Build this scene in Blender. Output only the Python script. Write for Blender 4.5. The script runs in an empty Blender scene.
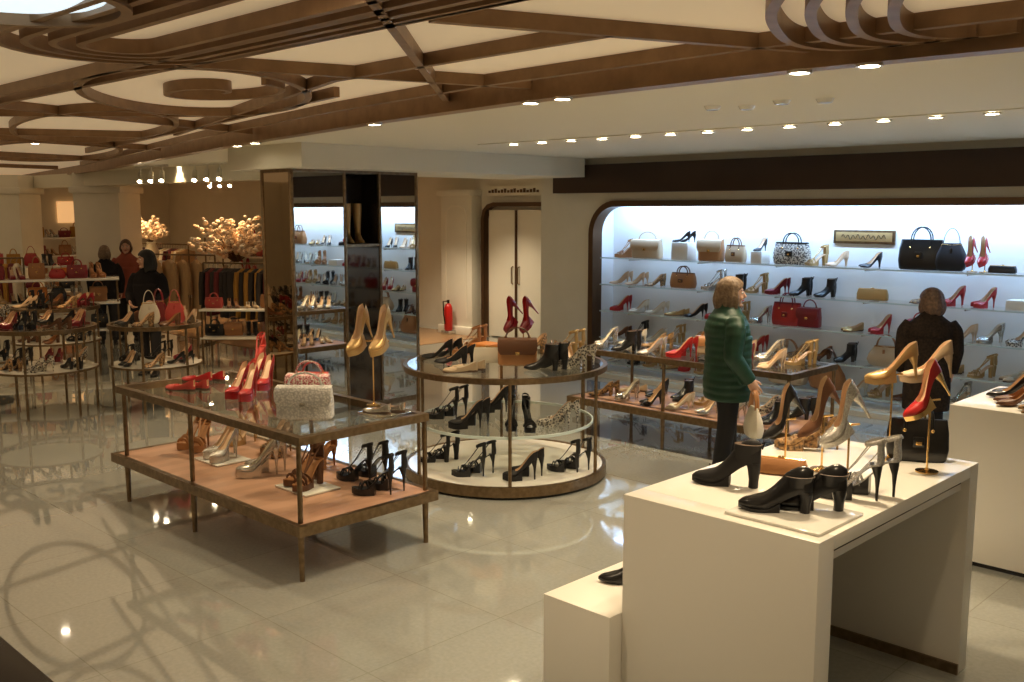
import bpy, bmesh, math, random
from math import radians, sin, cos, pi
from mathutils import Vector, Matrix
random.seed(11)
SC = bpy.context.scene

# ------------------------------------------------------------------ materials
def mat(name, col, rough=0.5, metal=0.0, emis=None, es=0.0, coat=0.0, col2=None, nscale=20.0, bump=0.0, spec=None, tex='noise'):
    m = bpy.data.materials.new(name); m.use_nodes = True
    nt = m.node_tree; b = nt.nodes['Principled BSDF']
    b.inputs['Base Color'].default_value = (*col, 1)
    b.inputs['Roughness'].default_value = rough
    b.inputs['Metallic'].default_value = metal
    b.inputs['Coat Weight'].default_value = coat
    if spec is not None: b.inputs['Specular IOR Level'].default_value = spec
    if emis:
        b.inputs['Emission Color'].default_value = (*emis, 1)
        b.inputs['Emission Strength'].default_value = es
    if col2 or bump:
        tc = nt.nodes.new('ShaderNodeTexCoord')
        if tex == 'noise':
            n = nt.nodes.new('ShaderNodeTexNoise'); n.inputs['Scale'].default_value = nscale; n.inputs['Detail'].default_value = 4
            fac = n.outputs['Fac']
        elif tex == 'voronoi':
            n = nt.nodes.new('ShaderNodeTexVoronoi'); n.inputs['Scale'].default_value = nscale; fac = n.outputs['Distance']
        elif tex == 'wave':
            n = nt.nodes.new('ShaderNodeTexWave'); n.inputs['Scale'].default_value = nscale; n.inputs['Distortion'].default_value = 3
            n.inputs['Detail'].default_value = 3; fac = n.outputs['Fac']
        nt.links.new(tc.outputs['Object'], n.inputs['Vector'])
        if col2:
            r = nt.nodes.new('ShaderNodeValToRGB')
            r.color_ramp.elements[0].position = 0.35; r.color_ramp.elements[0].color = (*col, 1)
            r.color_ramp.elements[1].position = 0.65; r.color_ramp.elements[1].color = (*col2, 1)
            nt.links.new(fac, r.inputs['Fac']); nt.links.new(r.outputs['Color'], b.inputs['Base Color'])
        if bump:
            bp = nt.nodes.new('ShaderNodeBump'); bp.inputs['Strength'].default_value = bump; bp.inputs['Distance'].default_value = 0.01
            nt.links.new(fac, bp.inputs['Height']); nt.links.new(bp.outputs['Normal'], b.inputs['Normal'])
    return m

def glass_mat(name, tint=(0.93, 0.97, 0.95), base=.05, gain=.6):
    m = bpy.data.materials.new(name); m.use_nodes = True; nt = m.node_tree; nt.nodes.clear()
    o = nt.nodes.new('ShaderNodeOutputMaterial'); mx = nt.nodes.new('ShaderNodeMixShader')
    t = nt.nodes.new('ShaderNodeBsdfTransparent'); g = nt.nodes.new('ShaderNodeBsdfGlossy')
    lw = nt.nodes.new('ShaderNodeLayerWeight'); lw.inputs['Blend'].default_value = .5
    pw = nt.nodes.new('ShaderNodeMath'); pw.operation = 'POWER'; pw.inputs[1].default_value = 4
    ad = nt.nodes.new('ShaderNodeMath'); ad.operation = 'MULTIPLY_ADD'; ad.inputs[1].default_value = gain; ad.inputs[2].default_value = base; ad.use_clamp = True
    t.inputs['Color'].default_value = (*tint, 1); g.inputs['Roughness'].default_value = 0.02
    nt.links.new(lw.outputs['Facing'], pw.inputs[0]); nt.links.new(pw.outputs[0], ad.inputs[0]); nt.links.new(ad.outputs[0], mx.inputs['Fac'])
    nt.links.new(t.outputs[0], mx.inputs[1]); nt.links.new(g.outputs[0], mx.inputs[2]); nt.links.new(mx.outputs[0], o.inputs['Surface'])
    return m

def floor_mat():
    m = bpy.data.materials.new('polished_terrazzo_tiles'); m.use_nodes = True; nt = m.node_tree; b = nt.nodes['Principled BSDF']
    tc = nt.nodes.new('ShaderNodeTexCoord')
    br = nt.nodes.new('ShaderNodeTexBrick'); br.offset = 0.0; br.squash = 1.0
    br.inputs['Scale'].default_value = 1.0; br.inputs['Brick Width'].default_value = 0.9; br.inputs['Row Height'].default_value = 0.9
    br.inputs['Mortar Size'].default_value = 0.003; br.inputs['Mortar Smooth'].default_value = 0.1
    br.inputs['Color1'].default_value = (0.385, 0.395, 0.365, 1); br.inputs['Color2'].default_value = (0.415, 0.425, 0.39, 1)
    br.inputs['Mortar'].default_value = (0.31, 0.31, 0.27, 1)
    n = nt.nodes.new('ShaderNodeTexNoise'); n.inputs['Scale'].default_value = 45; n.inputs['Detail'].default_value = 6
    n2 = nt.nodes.new('ShaderNodeTexNoise'); n2.inputs['Scale'].default_value = 1.3; n2.inputs['Detail'].default_value = 3
    r = nt.nodes.new('ShaderNodeValToRGB'); r.color_ramp.elements[0].position = .3; r.color_ramp.elements[0].color = (.88, .88, .88, 1)
    r.color_ramp.elements[1].position = .7; r.color_ramp.elements[1].color = (1, 1, 1, 1)
    mx = nt.nodes.new('ShaderNodeMixRGB'); mx.blend_type = 'MULTIPLY'; mx.inputs[0].default_value = 1
    for x in (br, n, n2): nt.links.new(tc.outputs['Object'], x.inputs['Vector'])
    nt.links.new(n.outputs['Fac'], r.inputs['Fac']); nt.links.new(br.outputs['Color'], mx.inputs[1]); nt.links.new(r.outputs['Color'], mx.inputs[2])
    nt.links.new(mx.outputs[0], b.inputs['Base Color'])
    mr = nt.nodes.new('ShaderNodeMapRange'); mr.inputs['To Min'].default_value = .03; mr.inputs['To Max'].default_value = .08
    nt.links.new(n2.outputs['Fac'], mr.inputs['Value']); nt.links.new(mr.outputs[0], b.inputs['Roughness'])
    b.inputs['Specular IOR Level'].default_value = 1.0
    b.inputs['Coat Weight'].default_value = 1.0; b.inputs['Coat Roughness'].default_value = .025; b.inputs['Coat IOR'].default_value = 1.7
    return m

M = {}
M['floor'] = floor_mat()
M['wall'] = mat('cream_plaster', (.76, .72, .61), .7, col2=(.79, .75, .64), nscale=3)
M['ceil'] = mat('ceiling_plaster', (.76, .72, .60), .8)
M['ceilp'] = mat('ceiling_panel_added_glow', (.80, .70, .53), .6, emis=(1, .76, .50), es=.22)  # emission stands in for indirect glow on the ceiling, adds ambient fill
M['rib'] = mat('bronze_rib', (.25, .15, .075), .4, .25, col2=(.32, .195, .10), nscale=9)
M['bronze'] = mat('aged_bronze', (.19, .13, .07), .32, .85, col2=(.27, .19, .11), nscale=25)
M['fascia'] = mat('dark_bronze_fascia', (.050, .028, .017), .35, .3, col2=(.062, .035, .021), nscale=2)
M['frame'] = mat('niche_bronze_frame', (.15, .09, .05), .3, .8)
M['nichewall'] = mat('niche_white', (.84, .84, .82), .5)
M['led'] = mat('led_strip', (1, 1, 1), .5, emis=(.32, .55, 1), es=10)
M['lamp'] = mat('lamp_glow', (1, 1, 1), .5, emis=(1, .86, .62), es=60)
M['lampring'] = mat('lamp_ring', (.7, .68, .62), .3, .8)
M['glass'] = glass_mat('table_glass', (.90, .93, .90), .12, .7)
M['sglass'] = glass_mat('shelf_glass', (.95, .98, .97), .03, .5)
M['shelfglass'] = mat('frosted_glass_edge', (.62, .72, .70), .15, spec=.7)
M['mirror'] = mat('mirror', (.80, .77, .70), .015, 1.0)
M['mirrorb'] = mat('bronze_mirror', (.50, .38, .25), .03, 1.0)
M['mirrord'] = mat('dark_bronze_mirror', (.16, .12, .085), .04, 1.0)
M['black'] = mat('black_panel', (.018, .013, .010), .25)
M['plinth'] = mat('white_lacquer', (.78, .75, .68), .35, coat=.2)
M['plate'] = mat('white_plate', (.80, .78, .72), .15, coat=.5)
M['wood'] = mat('shelf_wood', (.46, .27, .18), .35, col2=(.52, .31, .21), nscale=1.6, tex='wave')
M['woodfloor'] = mat('oak_floor', (.36, .22, .11), .25, col2=(.42, .26, .14), nscale=3, tex='wave')
M['bk'] = mat('black_leather', (.010, .009, .009), .28, coat=.3)
M['bksuede'] = mat('black_suede', (.014, .012, .012), .6)
M['red'] = mat('red_leather', (.40, .018, .018), .3, coat=.3)
M['coral'] = mat('coral_leather', (.50, .07, .055), .35, coat=.2)
M['burg'] = mat('burgundy_leather', (.22, .012, .02), .3, coat=.3)
M['tan'] = mat('tan_leather', (.38, .18, .07), .4)
M['brown'] = mat('brown_leather', (.14, .06, .026), .4)
M['beige'] = mat('beige_leather', (.53, .40, .26), .45)
M['nude'] = mat('nude_insole', (.64, .46, .30), .5)
M['cream'] = mat('cream_leather', (.72, .66, .54), .4)
M['gold'] = mat('polished_gold', (.78, .52, .22), .18, 1.0)
M['goldl'] = mat('gold_leather', (.50, .34, .15), .38, .5)
M['silver'] = mat('silver_leather', (.60, .58, .54), .25, .85)
M['glit'] = mat('silver_glitter', (.45, .43, .40), .22, .7, col2=(.9, .88, .82), nscale=220, bump=.5)
M['snake'] = mat('snakeskin', (.07, .06, .055), .35, col2=(.62, .58, .50), nscale=60, tex='voronoi', bump=.3)
M['leop'] = mat('animal_print', (.50, .30, .13), .45, col2=(.05, .03, .02), nscale=55)
M['studpink'] = mat('studded_pink', (.50, .03, .08), .3, col2=(.85, .78, .70), nscale=95, tex='voronoi', bump=.6)
M['white'] = mat('white_leather', (.80, .78, .74), .35, col2=(.55, .54, .52), nscale=70, tex='voronoi', bump=.4)
M['sole'] = mat('sole', (.10, .06, .035), .5)
M['skin'] = mat('skin', (.62, .38, .27), .5)
M['lip'] = mat('lips', (.40, .10, .09), .4)
M['eye'] = mat('eye_white', (.8, .78, .75), .2)
M['iris'] = mat('iris', (.04, .025, .015), .2)
M['jacketg'] = mat('green_quilted_nylon', (.004, .038, .018), .50, col2=(.006, .050, .024), nscale=14, bump=.25)
M['trouser'] = mat('black_trousers', (.012, .011, .013), .8)
M['fur'] = mat('dark_brown_coat', (.014, .010, .008), .9, col2=(.030, .020, .014), nscale=45, bump=.35, spec=.1)
M['blackcloth'] = mat('black_wool', (.012, .010, .011), .9, spec=.2)
M['redcloth'] = mat('rust_cloth', (.30, .07, .035), .8)
M['greycloth'] = mat('taupe_cloth', (.20, .15, .11), .8)
M['hairgrey'] = mat('ash_brown_hair', (.12, .075, .045), .5, col2=(.22, .15, .09), nscale=40, bump=.6)
M['hairbrown'] = mat('brown_hair', (.075, .04, .022), .5, col2=(.15, .085, .048), nscale=40, bump=.6)
M['hairblack'] = mat('black_hair', (.010, .008, .007), .4, bump=.4, nscale=40)
M['paper'] = mat('paper_box', (.78, .74, .66), .6)
M['orange'] = mat('orange_box', (.62, .23, .05), .5)
M['extred'] = mat('extinguisher_red', (.55, .02, .015), .3)
M['doorc'] = mat('ivory_door', (.82, .77, .65), .4)
M['blossom'] = mat('blossom', (.85, .60, .38), .6, col2=(.92, .82, .68), nscale=8)
M['twig'] = mat('twig', (.16, .08, .035), .7)
M['g1'] = mat('camel_cloth', (.50, .33, .17), .85)
M['g2'] = mat('dark_red_cloth', (.18, .03, .03), .85)
M['g3'] = mat('charcoal_cloth', (.045, .036, .032), .85)
M['g4'] = mat('mustard_cloth', (.42, .22, .04), .85)
M['g5'] = mat('ivory_cloth', (.72, .64, .50), .85)
M['skydome'] = mat('frosted_light_dome', (.8, .85, .9), .4, emis=(.66, .82, .92), es=1.1)
M['amber'] = mat('amber_backlight', (.9, .6, .3), .5, emis=(1, .58, .25), es=.7)

# ------------------------------------------------------------------ mesh kit
class MB:
    def __init__(s): s.v = []; s.f = []; s.m = []; s.mats = []
    def add(s, part, m, T=None):
        vs, fs = part; o = len(s.v)
        if T is not None: vs = [T @ Vector(v) for v in vs]
        s.v += [tuple(v) for v in vs]
        if isinstance(m, str): m = M[m]
        if m not in s.mats: s.mats.append(m)
        k = s.mats.index(m)
        for f in fs: s.f.append([i + o for i in f]); s.m.append(k)
        return s
    def addl(s, lst, T=None):
        for p, m in lst: s.add(p, m, T)
        return s
    def build(s, name, parent=None, sharp=38):
        me = bpy.data.meshes.new(name); me.from_pydata(s.v, [], s.f)
        for m in s.mats: me.materials.append(m)
        me.polygons.foreach_set('material_index', s.m)
        bm = bmesh.new(); bm.from_mesh(me); bmesh.ops.recalc_face_normals(bm, faces=bm.faces); bm.to_mesh(me); bm.free()
        me.polygons.foreach_set('use_smooth', [True] * len(me.polygons))
        me.set_sharp_from_angle(angle=radians(sharp))
        ob = bpy.data.objects.new(name, me); SC.collection.objects.link(ob)
        if parent: ob.parent = parent
        return ob

def TR(x, y, z, yaw=0, pitch=0, s=1.0, roll=0):
    return Matrix.Translation((x, y, z)) @ Matrix.Rotation(radians(yaw), 4, 'Z') @ Matrix.Rotation(radians(pitch), 4, 'Y') @ Matrix.Rotation(radians(roll), 4, 'X') @ Matrix.Scale(s, 4)

def box(x0, x1, y0, y1, z0, z1):
    v = [(x0,y0,z0),(x1,y0,z0),(x1,y1,z0),(x0,y1,z0),(x0,y0,z1),(x1,y0,z1),(x1,y1,z1),(x0,y1,z1)]
    return v, [(0,3,2,1),(4,5,6,7),(0,1,5,4),(1,2,6,5),(2,3,7,6),(3,0,4,7)]
def sheet(x0, x1, y0, y1, z): return [(x0,y0,z),(x1,y0,z),(x1,y1,z),(x0,y1,z)], [(0,1,2,3)]

def rbox(x0, x1, y0, y1, z0, z1, b=.006, seg=2):
    bm = bmesh.new(); bmesh.ops.create_cube(bm, size=1)
    for v in bm.verts:
        v.co = Vector((x0 + (v.co.x + .5) * (x1 - x0), y0 + (v.co.y + .5) * (y1 - y0), z0 + (v.co.z + .5) * (z1 - z0)))
    bmesh.ops.bevel(bm, geom=bm.edges[:], offset=b, segments=seg, affect='EDGES', profile=.5)
    bm.verts.index_update()
    r = [tuple(v.co) for v in bm.verts], [[v.index for v in f.verts] for f in bm.faces]
    bm.free(); return r

def loft(rings, cap=True):
    n = len(rings[0]); v = [tuple(p) for r in rings for p in r]; f = []
    for i in range(len(rings) - 1):
        for j in range(n):
            k = (j + 1) % n
            f.append((i*n+j, i*n+k, (i+1)*n+k, (i+1)*n+j))
    if cap:
        f.append(tuple(range(n))[::-1]); f.append(tuple((len(rings)-1)*n + j for j in range(n)))
    return v, f

def vloft(rings, n=16, e=2.0, wave=0, wn=6, cap=True):
    R = []
    for r in rings:
        cx, cy, z, rx, ry = r[:5]; ring = []
        for j in range(n):
            a = 2 * pi * j / n; c, s_ = cos(a), sin(a)
            k = 1 + wave * sin(wn * a)
            ring.append((cx + rx * k * math.copysign(abs(c) ** (2 / e), c), cy + ry * k * math.copysign(abs(s_) ** (2 / e), s_), z))
        R.append(ring)
    return loft(R, cap)
def disc(x, y, z, r, n=72): return [(x + r*cos(2*pi*j/n), y + r*sin(2*pi*j/n), z) for j in range(n)], [tuple(range(n))]

def tube(pts, rad, n=8, cap=True, up=(0, 0, 1)):
    pts = [Vector(p) for p in pts]; m = len(pts)
    if not isinstance(rad, list): rad = [rad] * m
    R = []; prev = None
    for i, p in enumerate(pts):
        t = (pts[min(i+1, m-1)] - pts[max(i-1, 0)]); t.normalize()
        if prev is None:
            u = Vector(up)
            if abs(u.dot(t)) > .95: u = Vector((1, 0, 0))
        else: u = prev
        u = u - t * u.dot(t)
        if u.length < 1e-6: u = t.orthogonal()
        u.normalize(); prev = u; w = t.cross(u)
        r = rad[i]; ra, rb = (r if isinstance(r, tuple) else (r, r))
        R.append([p + u * (ra * cos(2*pi*j/n)) + w * (rb * sin(2*pi*j/n)) for j in range(n)])
    return loft(R, cap)

def cyl(x, y, z0, z1, r0, r1=None, n=24): return vloft([(x, y, z0, r0, r0), (x, y, z1, r1 if r1 is not None else r0, r1 if r1 is not None else r0)], n)
def lathe(prof, n=32, x=0, y=0, cap=True):
    return vloft([(x, y, z, r, r) for r, z in prof], n, cap=cap)
def ring_slab(x, y, r0, r1, z0, z1, n=64):
    R = []
    for r, z in ((r0, z0), (r1, z0), (r1, z1), (r0, z1)): R.append([(x + r*cos(2*pi*j/n), y + r*sin(2*pi*j/n), z) for j in range(n)])
    R.append(R[0]); return loft(R, False)
def sph(c, rx, ry, rz, n=12, m=8):
    R = []
    for i in range(m + 1):
        a = -pi/2 + pi * i / m; a = max(min(a, pi/2 - .08), -pi/2 + .08)
        R.append((c[0], c[1], c[2] + rz * sin(a), rx * cos(a), ry * cos(a)))
    return vloft(R, n)
def interp(tab, s):
    for (a, va), (b, vb) in zip(tab, tab[1:]):
        if s <= b:
            t = (s - a) / (b - a) if b > a else 0
            t = max(0, min(1, t)); return va + (vb - va) * t
    return tab[-1][1]
def sst(t): t = max(0, min(1, t)); return t*t*(3-2*t)

# ------------------------------------------------------------------ shoes
_sc = {}
def shoe(kind='pump', up='bk', hh=.09, plat=.0, inner='nude', heel='sti', L=.25, heelm=None, toe='point', shaft=.115):
    key = (kind, up, hh, plat, inner, heel, L, heelm, toe, shaft)
    if key in _sc: return _sc[key]
    out = []; k = L / .24
    heelm = heelm or up
    wt = [(0, .010), (.03, .020), (.1, .028), (.3, .025), (.45, .026), (.68, .039), (.82, .034), (.93, .021), (1, .004)] if toe == 'point' else \
         [(0, .010), (.03, .020), (.1, .029), (.3, .027), (.45, .028), (.68, .041), (.82, .041), (.93, .032), (.98, .020), (1, .012)]
    zb = lambda s: plat + .004 + hh * (1 - sst((s - .10) / .58)) + (.008 * sst((s - .8) / .2))
    w = lambda s: interp(wt, s) * k
    if kind == 'boot':
        ht = [(0, .07), (.1, .085), (.35, .085), (.5, .065), (.66, .048), (.8, .038), (.93, .026), (1, .010)]
    else:
        ht = [(0, .064), (.06, .060), (.3, .036), (.5, .028), (.60, .032), (.66, .036), (.8, .032), (.93, .022), (1, .008)]
    S = [0, .02, .06, .12, .2, .28, .36, .44, .52, .58, .62, .66, .72, .78, .84, .9, .95, .98, 1]
    if kind in ('pump', 'boot'):
        RU = []
        for s in S:
            W = w(s); z = zb(s); h = interp(ht, s) * k
            t = 1 if kind == 'boot' else sst((s - .60) / .06)
            half_o = [(.85*W, 0), (W, .35*h), (.93*W, .8*h), (.89*W, h), (.80*W, h), (.76*W, .35*h)]
            half_c = [(.85*W, 0), (W, .35*h), (.84*W, .72*h), (.6*W, .92*h), (.38*W, 1.0*h), (.18*W, 1.04*h)]
            hf = [(a[0]*(1-t)+b[0]*t, a[1]*(1-t)+b[1]*t) for a, b in zip(half_o, half_c)]
            c0 = .25*h*(1-t) + 1.05*h*t
            ring = [(0, 0)] + hf + [(0, c0)] + [(-a, b) for a, b in reversed(hf)]
            RU.append([(s*L - L/2, a, z + b) for a, b in ring])
        v, f = loft(RU, True); n = 14
        fu = []; fi = []; fs = []
        for idx, q in enumerate(f):
            if idx >= (len(S)-1)*n: fu.append(q); continue
            i, j = divmod(idx, n)
            if j in (0, 13): fs.append(q)
            elif j in (5, 6, 7, 8) and kind == 'pump' and S[i+1] <= .645: fi.append(q)
            else: fu.append(q)
        out += [((v, fu), up), ((v, fi), inner), ((v, fs), 'sole')]
    else:
        RU = []
        for s in S:
            W = w(s); z = zb(s)
            RU.append([(s*L-L/2, -W, z-.004), (s*L-L/2, W, z-.004), (s*L-L/2, W, z+.004), (s*L-L/2, -W, z+.004)])
        out.append((loft(RU), inner if kind == 'sandal' else up))
        def strap(s, hgt, bw, lean=0):
            W = w(s); z = zb(s); P = []
            for i in range(9):
                a = pi * i / 8; P.append((s*L-L/2 + lean*(i-4)/4, W*1.02*cos(a), z + hgt*sin(a)))
            return tube(P, [(.0022, bw)]*9, 6, up=(0, .01, 1))
        for s, hg, bw, ln in ((.62, .042, .009, .012), (.70, .040, .009, -.012), (.80, .030, .008, 0), (.66, .045, .006, -.02)):
            out.append((strap(s, hg*k, bw*k, ln*k), up))
        za = zb(.1) + .085*k
        P = [(-L/2 + .13*L + .036*k*cos(2*pi*i/14), .026*k*sin(2*pi*i/14), za - .012*k*cos(2*pi*i/14)) for i in range(15)]
        out.append((tube(P, [(.008*k, .002)]*15, 6, False), up))
        RC = []
        for zz, r in ((0, .026), (.03, .027), (.06, .024), (.085, .024)):
            RC.append([(-L/2+.11*L - r*k*1.2*cos(a), r*k*sin(a), zb(.05)+zz*k) for a in [radians(-80+160*i/8) for i in range(9)]] +
                      [(-L/2+.11*L - (r-.003)*k*1.2*cos(a), (r-.003)*k*sin(a), zb(.05)+zz*k) for a in [radians(80-160*i/8) for i in range(9)]])
        out.append((loft(RC), up))
        P = [(-L/2+.18*L, -.026*k, zb(.1)+.08*k), (-L/2+.4*L, -.012*k, zb(.4)+.06*k), (-L/2+.62*L, 0, zb(.62)+.042*k)]
        out.append((tube(P, [(.002, .006*k)]*3, 6), up))
        P = [(a, -b, c) for a, b, c in P]; out.append((tube(P, [(.002, .006*k)]*3, 6), up))
    if plat > 0:
        RP = []
        for s in S:
            if s < .44: continue
            W = w(s)*1.03; RP.append([(s*L-L/2, -W, .008*sst((s-.8)/.2)), (s*L-L/2, W, .008*sst((s-.8)/.2)), (s*L-L/2, W, zb(s)), (s*L-L/2, -W, zb(s))])
        out.append((loft(RP), heelm))
    if heel == 'wedge':
        RP = []
        for s in S:
            if s > .62: continue
            W = w(s)*.98; RP.append([(s*L-L/2, -W, 0), (s*L-L/2, W, 0), (s*L-L/2, W, zb(s)), (s*L-L/2, -W, zb(s))])
        out.append((loft(RP), heelm))
    elif hh > .012:
        zt = zb(.08) + .002; c0 = -L/2 + .105*L
        if heel == 'sti':
            H = [(zt, .024, .025, 0), (zt*.86, .019, .020, -.004), (zt*.6, .010, .010, -.008), (zt*.3, .006, .006, -.008), (0, .0048, .0048, -.008)]
        else:
            H = [(zt, .026, .026, 0), (zt*.7, .022, .024, -.003), (zt*.3, .017, .019, -.003), (0, .017, .019, -.002)]
        out.append((vloft([(c0 + o*k, 0, z, rx*k, ry*k) for z, rx, ry, o in H], 12), heelm))
    else:
        out.append((rbox(-L/2+.01, -L/2+.28*L, -.024*k, .024*k, 0, zb(.1)+.002, .003), 'sole'))
        RP = []
        for s in S:
            W = w(s)*.95; RP.append([(s*L-L/2, -W, 0), (s*L-L/2, W, 0), (s*L-L/2, W, zb(s)), (s*L-L/2, -W, zb(s))])
        out.append((loft(RP), 'sole'))
    if kind == 'boot':
        z0 = zb(.15); x0 = -L/2 + .19*L; top = shaft
        R = [(x0+.010, 0, z0+.02, .050*k, .029*k), (x0+.004, 0, z0+.6*top*k, .046*k, .031*k), (x0-.003, 0, z0+top*k, .050*k, .036*k)]
        out.append((vloft(R, 16, cap=False), up))
        out.append((vloft([(x0-.003, 0, z0+top*k, .050*k, .036*k), (x0-.003, 0, z0+top*k+.001, .046*k, .032*k), (x0, 0, z0+.5*top*k, .036*k, .025*k)], 16), 'sole'))
        P = [(x0-.05*k, 0, z0+top*k-.02), (x0-.058*k, 0, z0+top*k+.012), (x0-.048*k, 0, z0+top*k+.004)]
        out.append((tube(P, .003, 6), up))
    _sc[key] = out; return out

def tallboot(up):
    out = list(shoe('boot', up, .07, 0, 'sole', 'blk'))
    x0 = -.25/2 + .19*.25
    out.append((vloft([(x0, 0, .16, .045, .034), (x0-.006, 0, .25, .05, .042), (x0-.012, 0, .36, .058, .052), (x0-.008, 0, .44, .056, .050)], 16), up))
    return out

def pair(mb, sh, x, y, z, yaw, gap=.095, s=1.0, dx=.03, tw=6, pitch=0):
    a = radians(yaw)
    for sg in (-1, 1):
        ox = -sin(a) * gap/2 * sg + cos(a) * dx * sg; oy = cos(a) * gap/2 * sg + sin(a) * dx * sg
        mb.addl(sh, TR(x + ox, y + oy, z, yaw + tw * sg, pitch, s))

PUMPS = [('pump','bk',.09,0,'nude','sti'), ('pump','nude',.09,0,'nude','sti'), ('pump','red',.10,.02,'nude','sti'), ('pump','glit',.09,0,'nude','sti'),
         ('sandal','bk',.09,.02,'bk','sti'), ('pump','leop',.08,0,'nude','blk'), ('pump','silver',.10,.02,'cream','sti'), ('pump','brown',.06,0,'tan','blk'),
         ('sandal','goldl',.09,.02,'nude','blk'), ('pump','beige',.01,0,'cream','flat'), ('pump','bksuede',.07,0,'nude','blk'), ('sandal','silver',.10,.03,'nude','sti'),
         ('boot','bk',.07,0,'sole','blk'), ('pump','goldl',.01,0,'nude','flat'), ('pump','cream',.08,0,'nude','sti'), ('pump','burg',.09,.02,'nude','sti'),
         ('sandal','tan',.09,.03,'tan','wedge'), ('pump','snake',.09,.02,'nude','sti')]
SHELFMIX = PUMPS + [PUMPS[i] for i in (1, 3, 6, 8, 9, 11, 13, 14, 16, 17, 6, 8, 1, 5)]
def rshoe(): return shoe(*random.choice(PUMPS))

# ------------------------------------------------------------------ bags
def bag(w, h, d, kind='flap', m='tan', trim=None, metal='gold'):
    trim = trim or m; out = []
    if kind == 'tote':
        out.append((vloft([(0,0,0,w*.44,d*.44),(0,0,.012,w*.47,d*.5),(0,0,h*.3,w*.50,d*.5),(0,0,h*.7,w*.49,d*.36),(0,0,h*.96,w*.46,d*.2),(0,0,h,w*.45,d*.15)], 28, 4), m))
        for sy in (-1, 1):
            P = [(-w*.22, sy*d*.28, h*.72)] + [(-w*.22*cos(a), sy*d*.18, h + h*.42*sin(a)) for a in [pi*i/10 for i in range(11)]] + [(w*.22, sy*d*.28, h*.72)]
            out.append((tube(P, .007, 8), trim))
            for sx in (-1, 1): out.append((sph((sx*w*.22, sy*d*.34, h*.74), .010, .006, .010), metal))
        out.append((rbox(-w*.09, w*.09, -d*.5-.006, -d*.42, h*.36, h*.6, .004), trim)); out.append((rbox(-.014, .014, -d*.5-.012, -d*.46, h*.42, h*.5, .002), metal))
        out.append((vloft([(0,0,h*.94,w*.465,d*.23),(0,0,h*1.005,w*.455,d*.17)], 28, 4, cap=False), trim))
    elif kind == 'flap':
        out.append((vloft([(0,0,0,w*.47,d*.42),(0,0,.012,w*.5,d*.5),(0,0,h*.5,w*.5,d*.5),(0,0,h*.92,w*.48,d*.36),(0,0,h,w*.46,d*.26)], 28, 5), m))
        RF = []
        for yy, zz, ww in ((d*.28, h*.98, .48), (0, h*1.03, .49), (-d*.4, h*.98, .5), (-d*.56, h*.86, .505), (-d*.58, h*.6, .5), (-d*.56, h*.44, .44)):
            RF.append([(-w*ww, yy, zz), (w*ww, yy, zz), (w*ww, yy-.006, zz-.002), (-w*ww, yy-.006, zz-.002)])
        out.append((loft(RF), trim)); out.append((rbox(-.018, .018, -d*.58-.014, -d*.55, h*.42, h*.54, .003), metal))
        P = [(-w*.30*cos(a), 0, h + h*.40*sin(a)) for a in [pi*i/12 for i in range(13)]]
        out.append((tube(P, .007, 8), trim))
        for sx in (-1, 1): out.append((tube([(sx*w*.30 + .012*cos(a), 0, h + .004 + .012*sin(a)) for a in [2*pi*i/10 for i in range(11)]], .003, 6), metal))
    elif kind == 'hobo':
        out.append((vloft([(0,0,0,w*.36,d*.40),(0,0,.015,w*.45,d*.5),(0,0,h*.3,w*.52,d*.56),(0,0,h*.6,w*.47,d*.44),(0,0,h*.85,w*.36,d*.26),(0,0,h,w*.30,d*.12)], 28, 2.6, wave=.025, wn=7), m))
        for sy in (-1, 1):
            P = [(-w*.26*cos(a), sy*d*.08, h*.92 + h*.62*sin(a)) for a in [pi*i/12 for i in range(13)]]
            out.append((tube(P, [(.004, .011)]*13, 8), trim))
        for sx in (-1, 1): out.append((tube([(sx*w*.26 + .018*cos(a), -d*.1, h*.9 + .018*sin(a)) for a in [2*pi*i/10 for i in range(11)]], .0035, 6), metal))
        out.append((tube([(-w*.3, -d*.14, h*.97), (0, -d*.16, h*.93), (w*.3, -d*.14, h*.97)], .004, 6), metal))
        out.append((rbox(-.012, .012, -d*.42, -d*.34, h*.62, h*.84, .003), trim))
    elif kind == 'clutch':
        out.append((vloft([(0,0,0,w*.46,d*.40),(0,0,.008,w*.5,d*.5),(0,0,h*.55,w*.5,d*.46),(0,0,h*.9,w*.47,d*.3),(0,0,h,w*.46,d*.22)], 28, 5), m))
        out.append((tube([(-w*.46, 0, h*.55), (-w*.45, 0, h), (0, 0, h*1.02), (w*.45, 0, h), (w*.46, 0, h*.55)], .005, 6), metal))
        out.append((sph((-.007, 0, h*1.05), .008, .008, .010), metal)); out.append((sph((.008, 0, h*1.05), .008, .008, .010), metal))
    return out

def put_bag(name, x, y, z, yaw, *a, **k):
    mb = MB(); mb.addl(bag(*a, **k), TR(x, y, z, yaw)); return mb.build(name)

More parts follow.
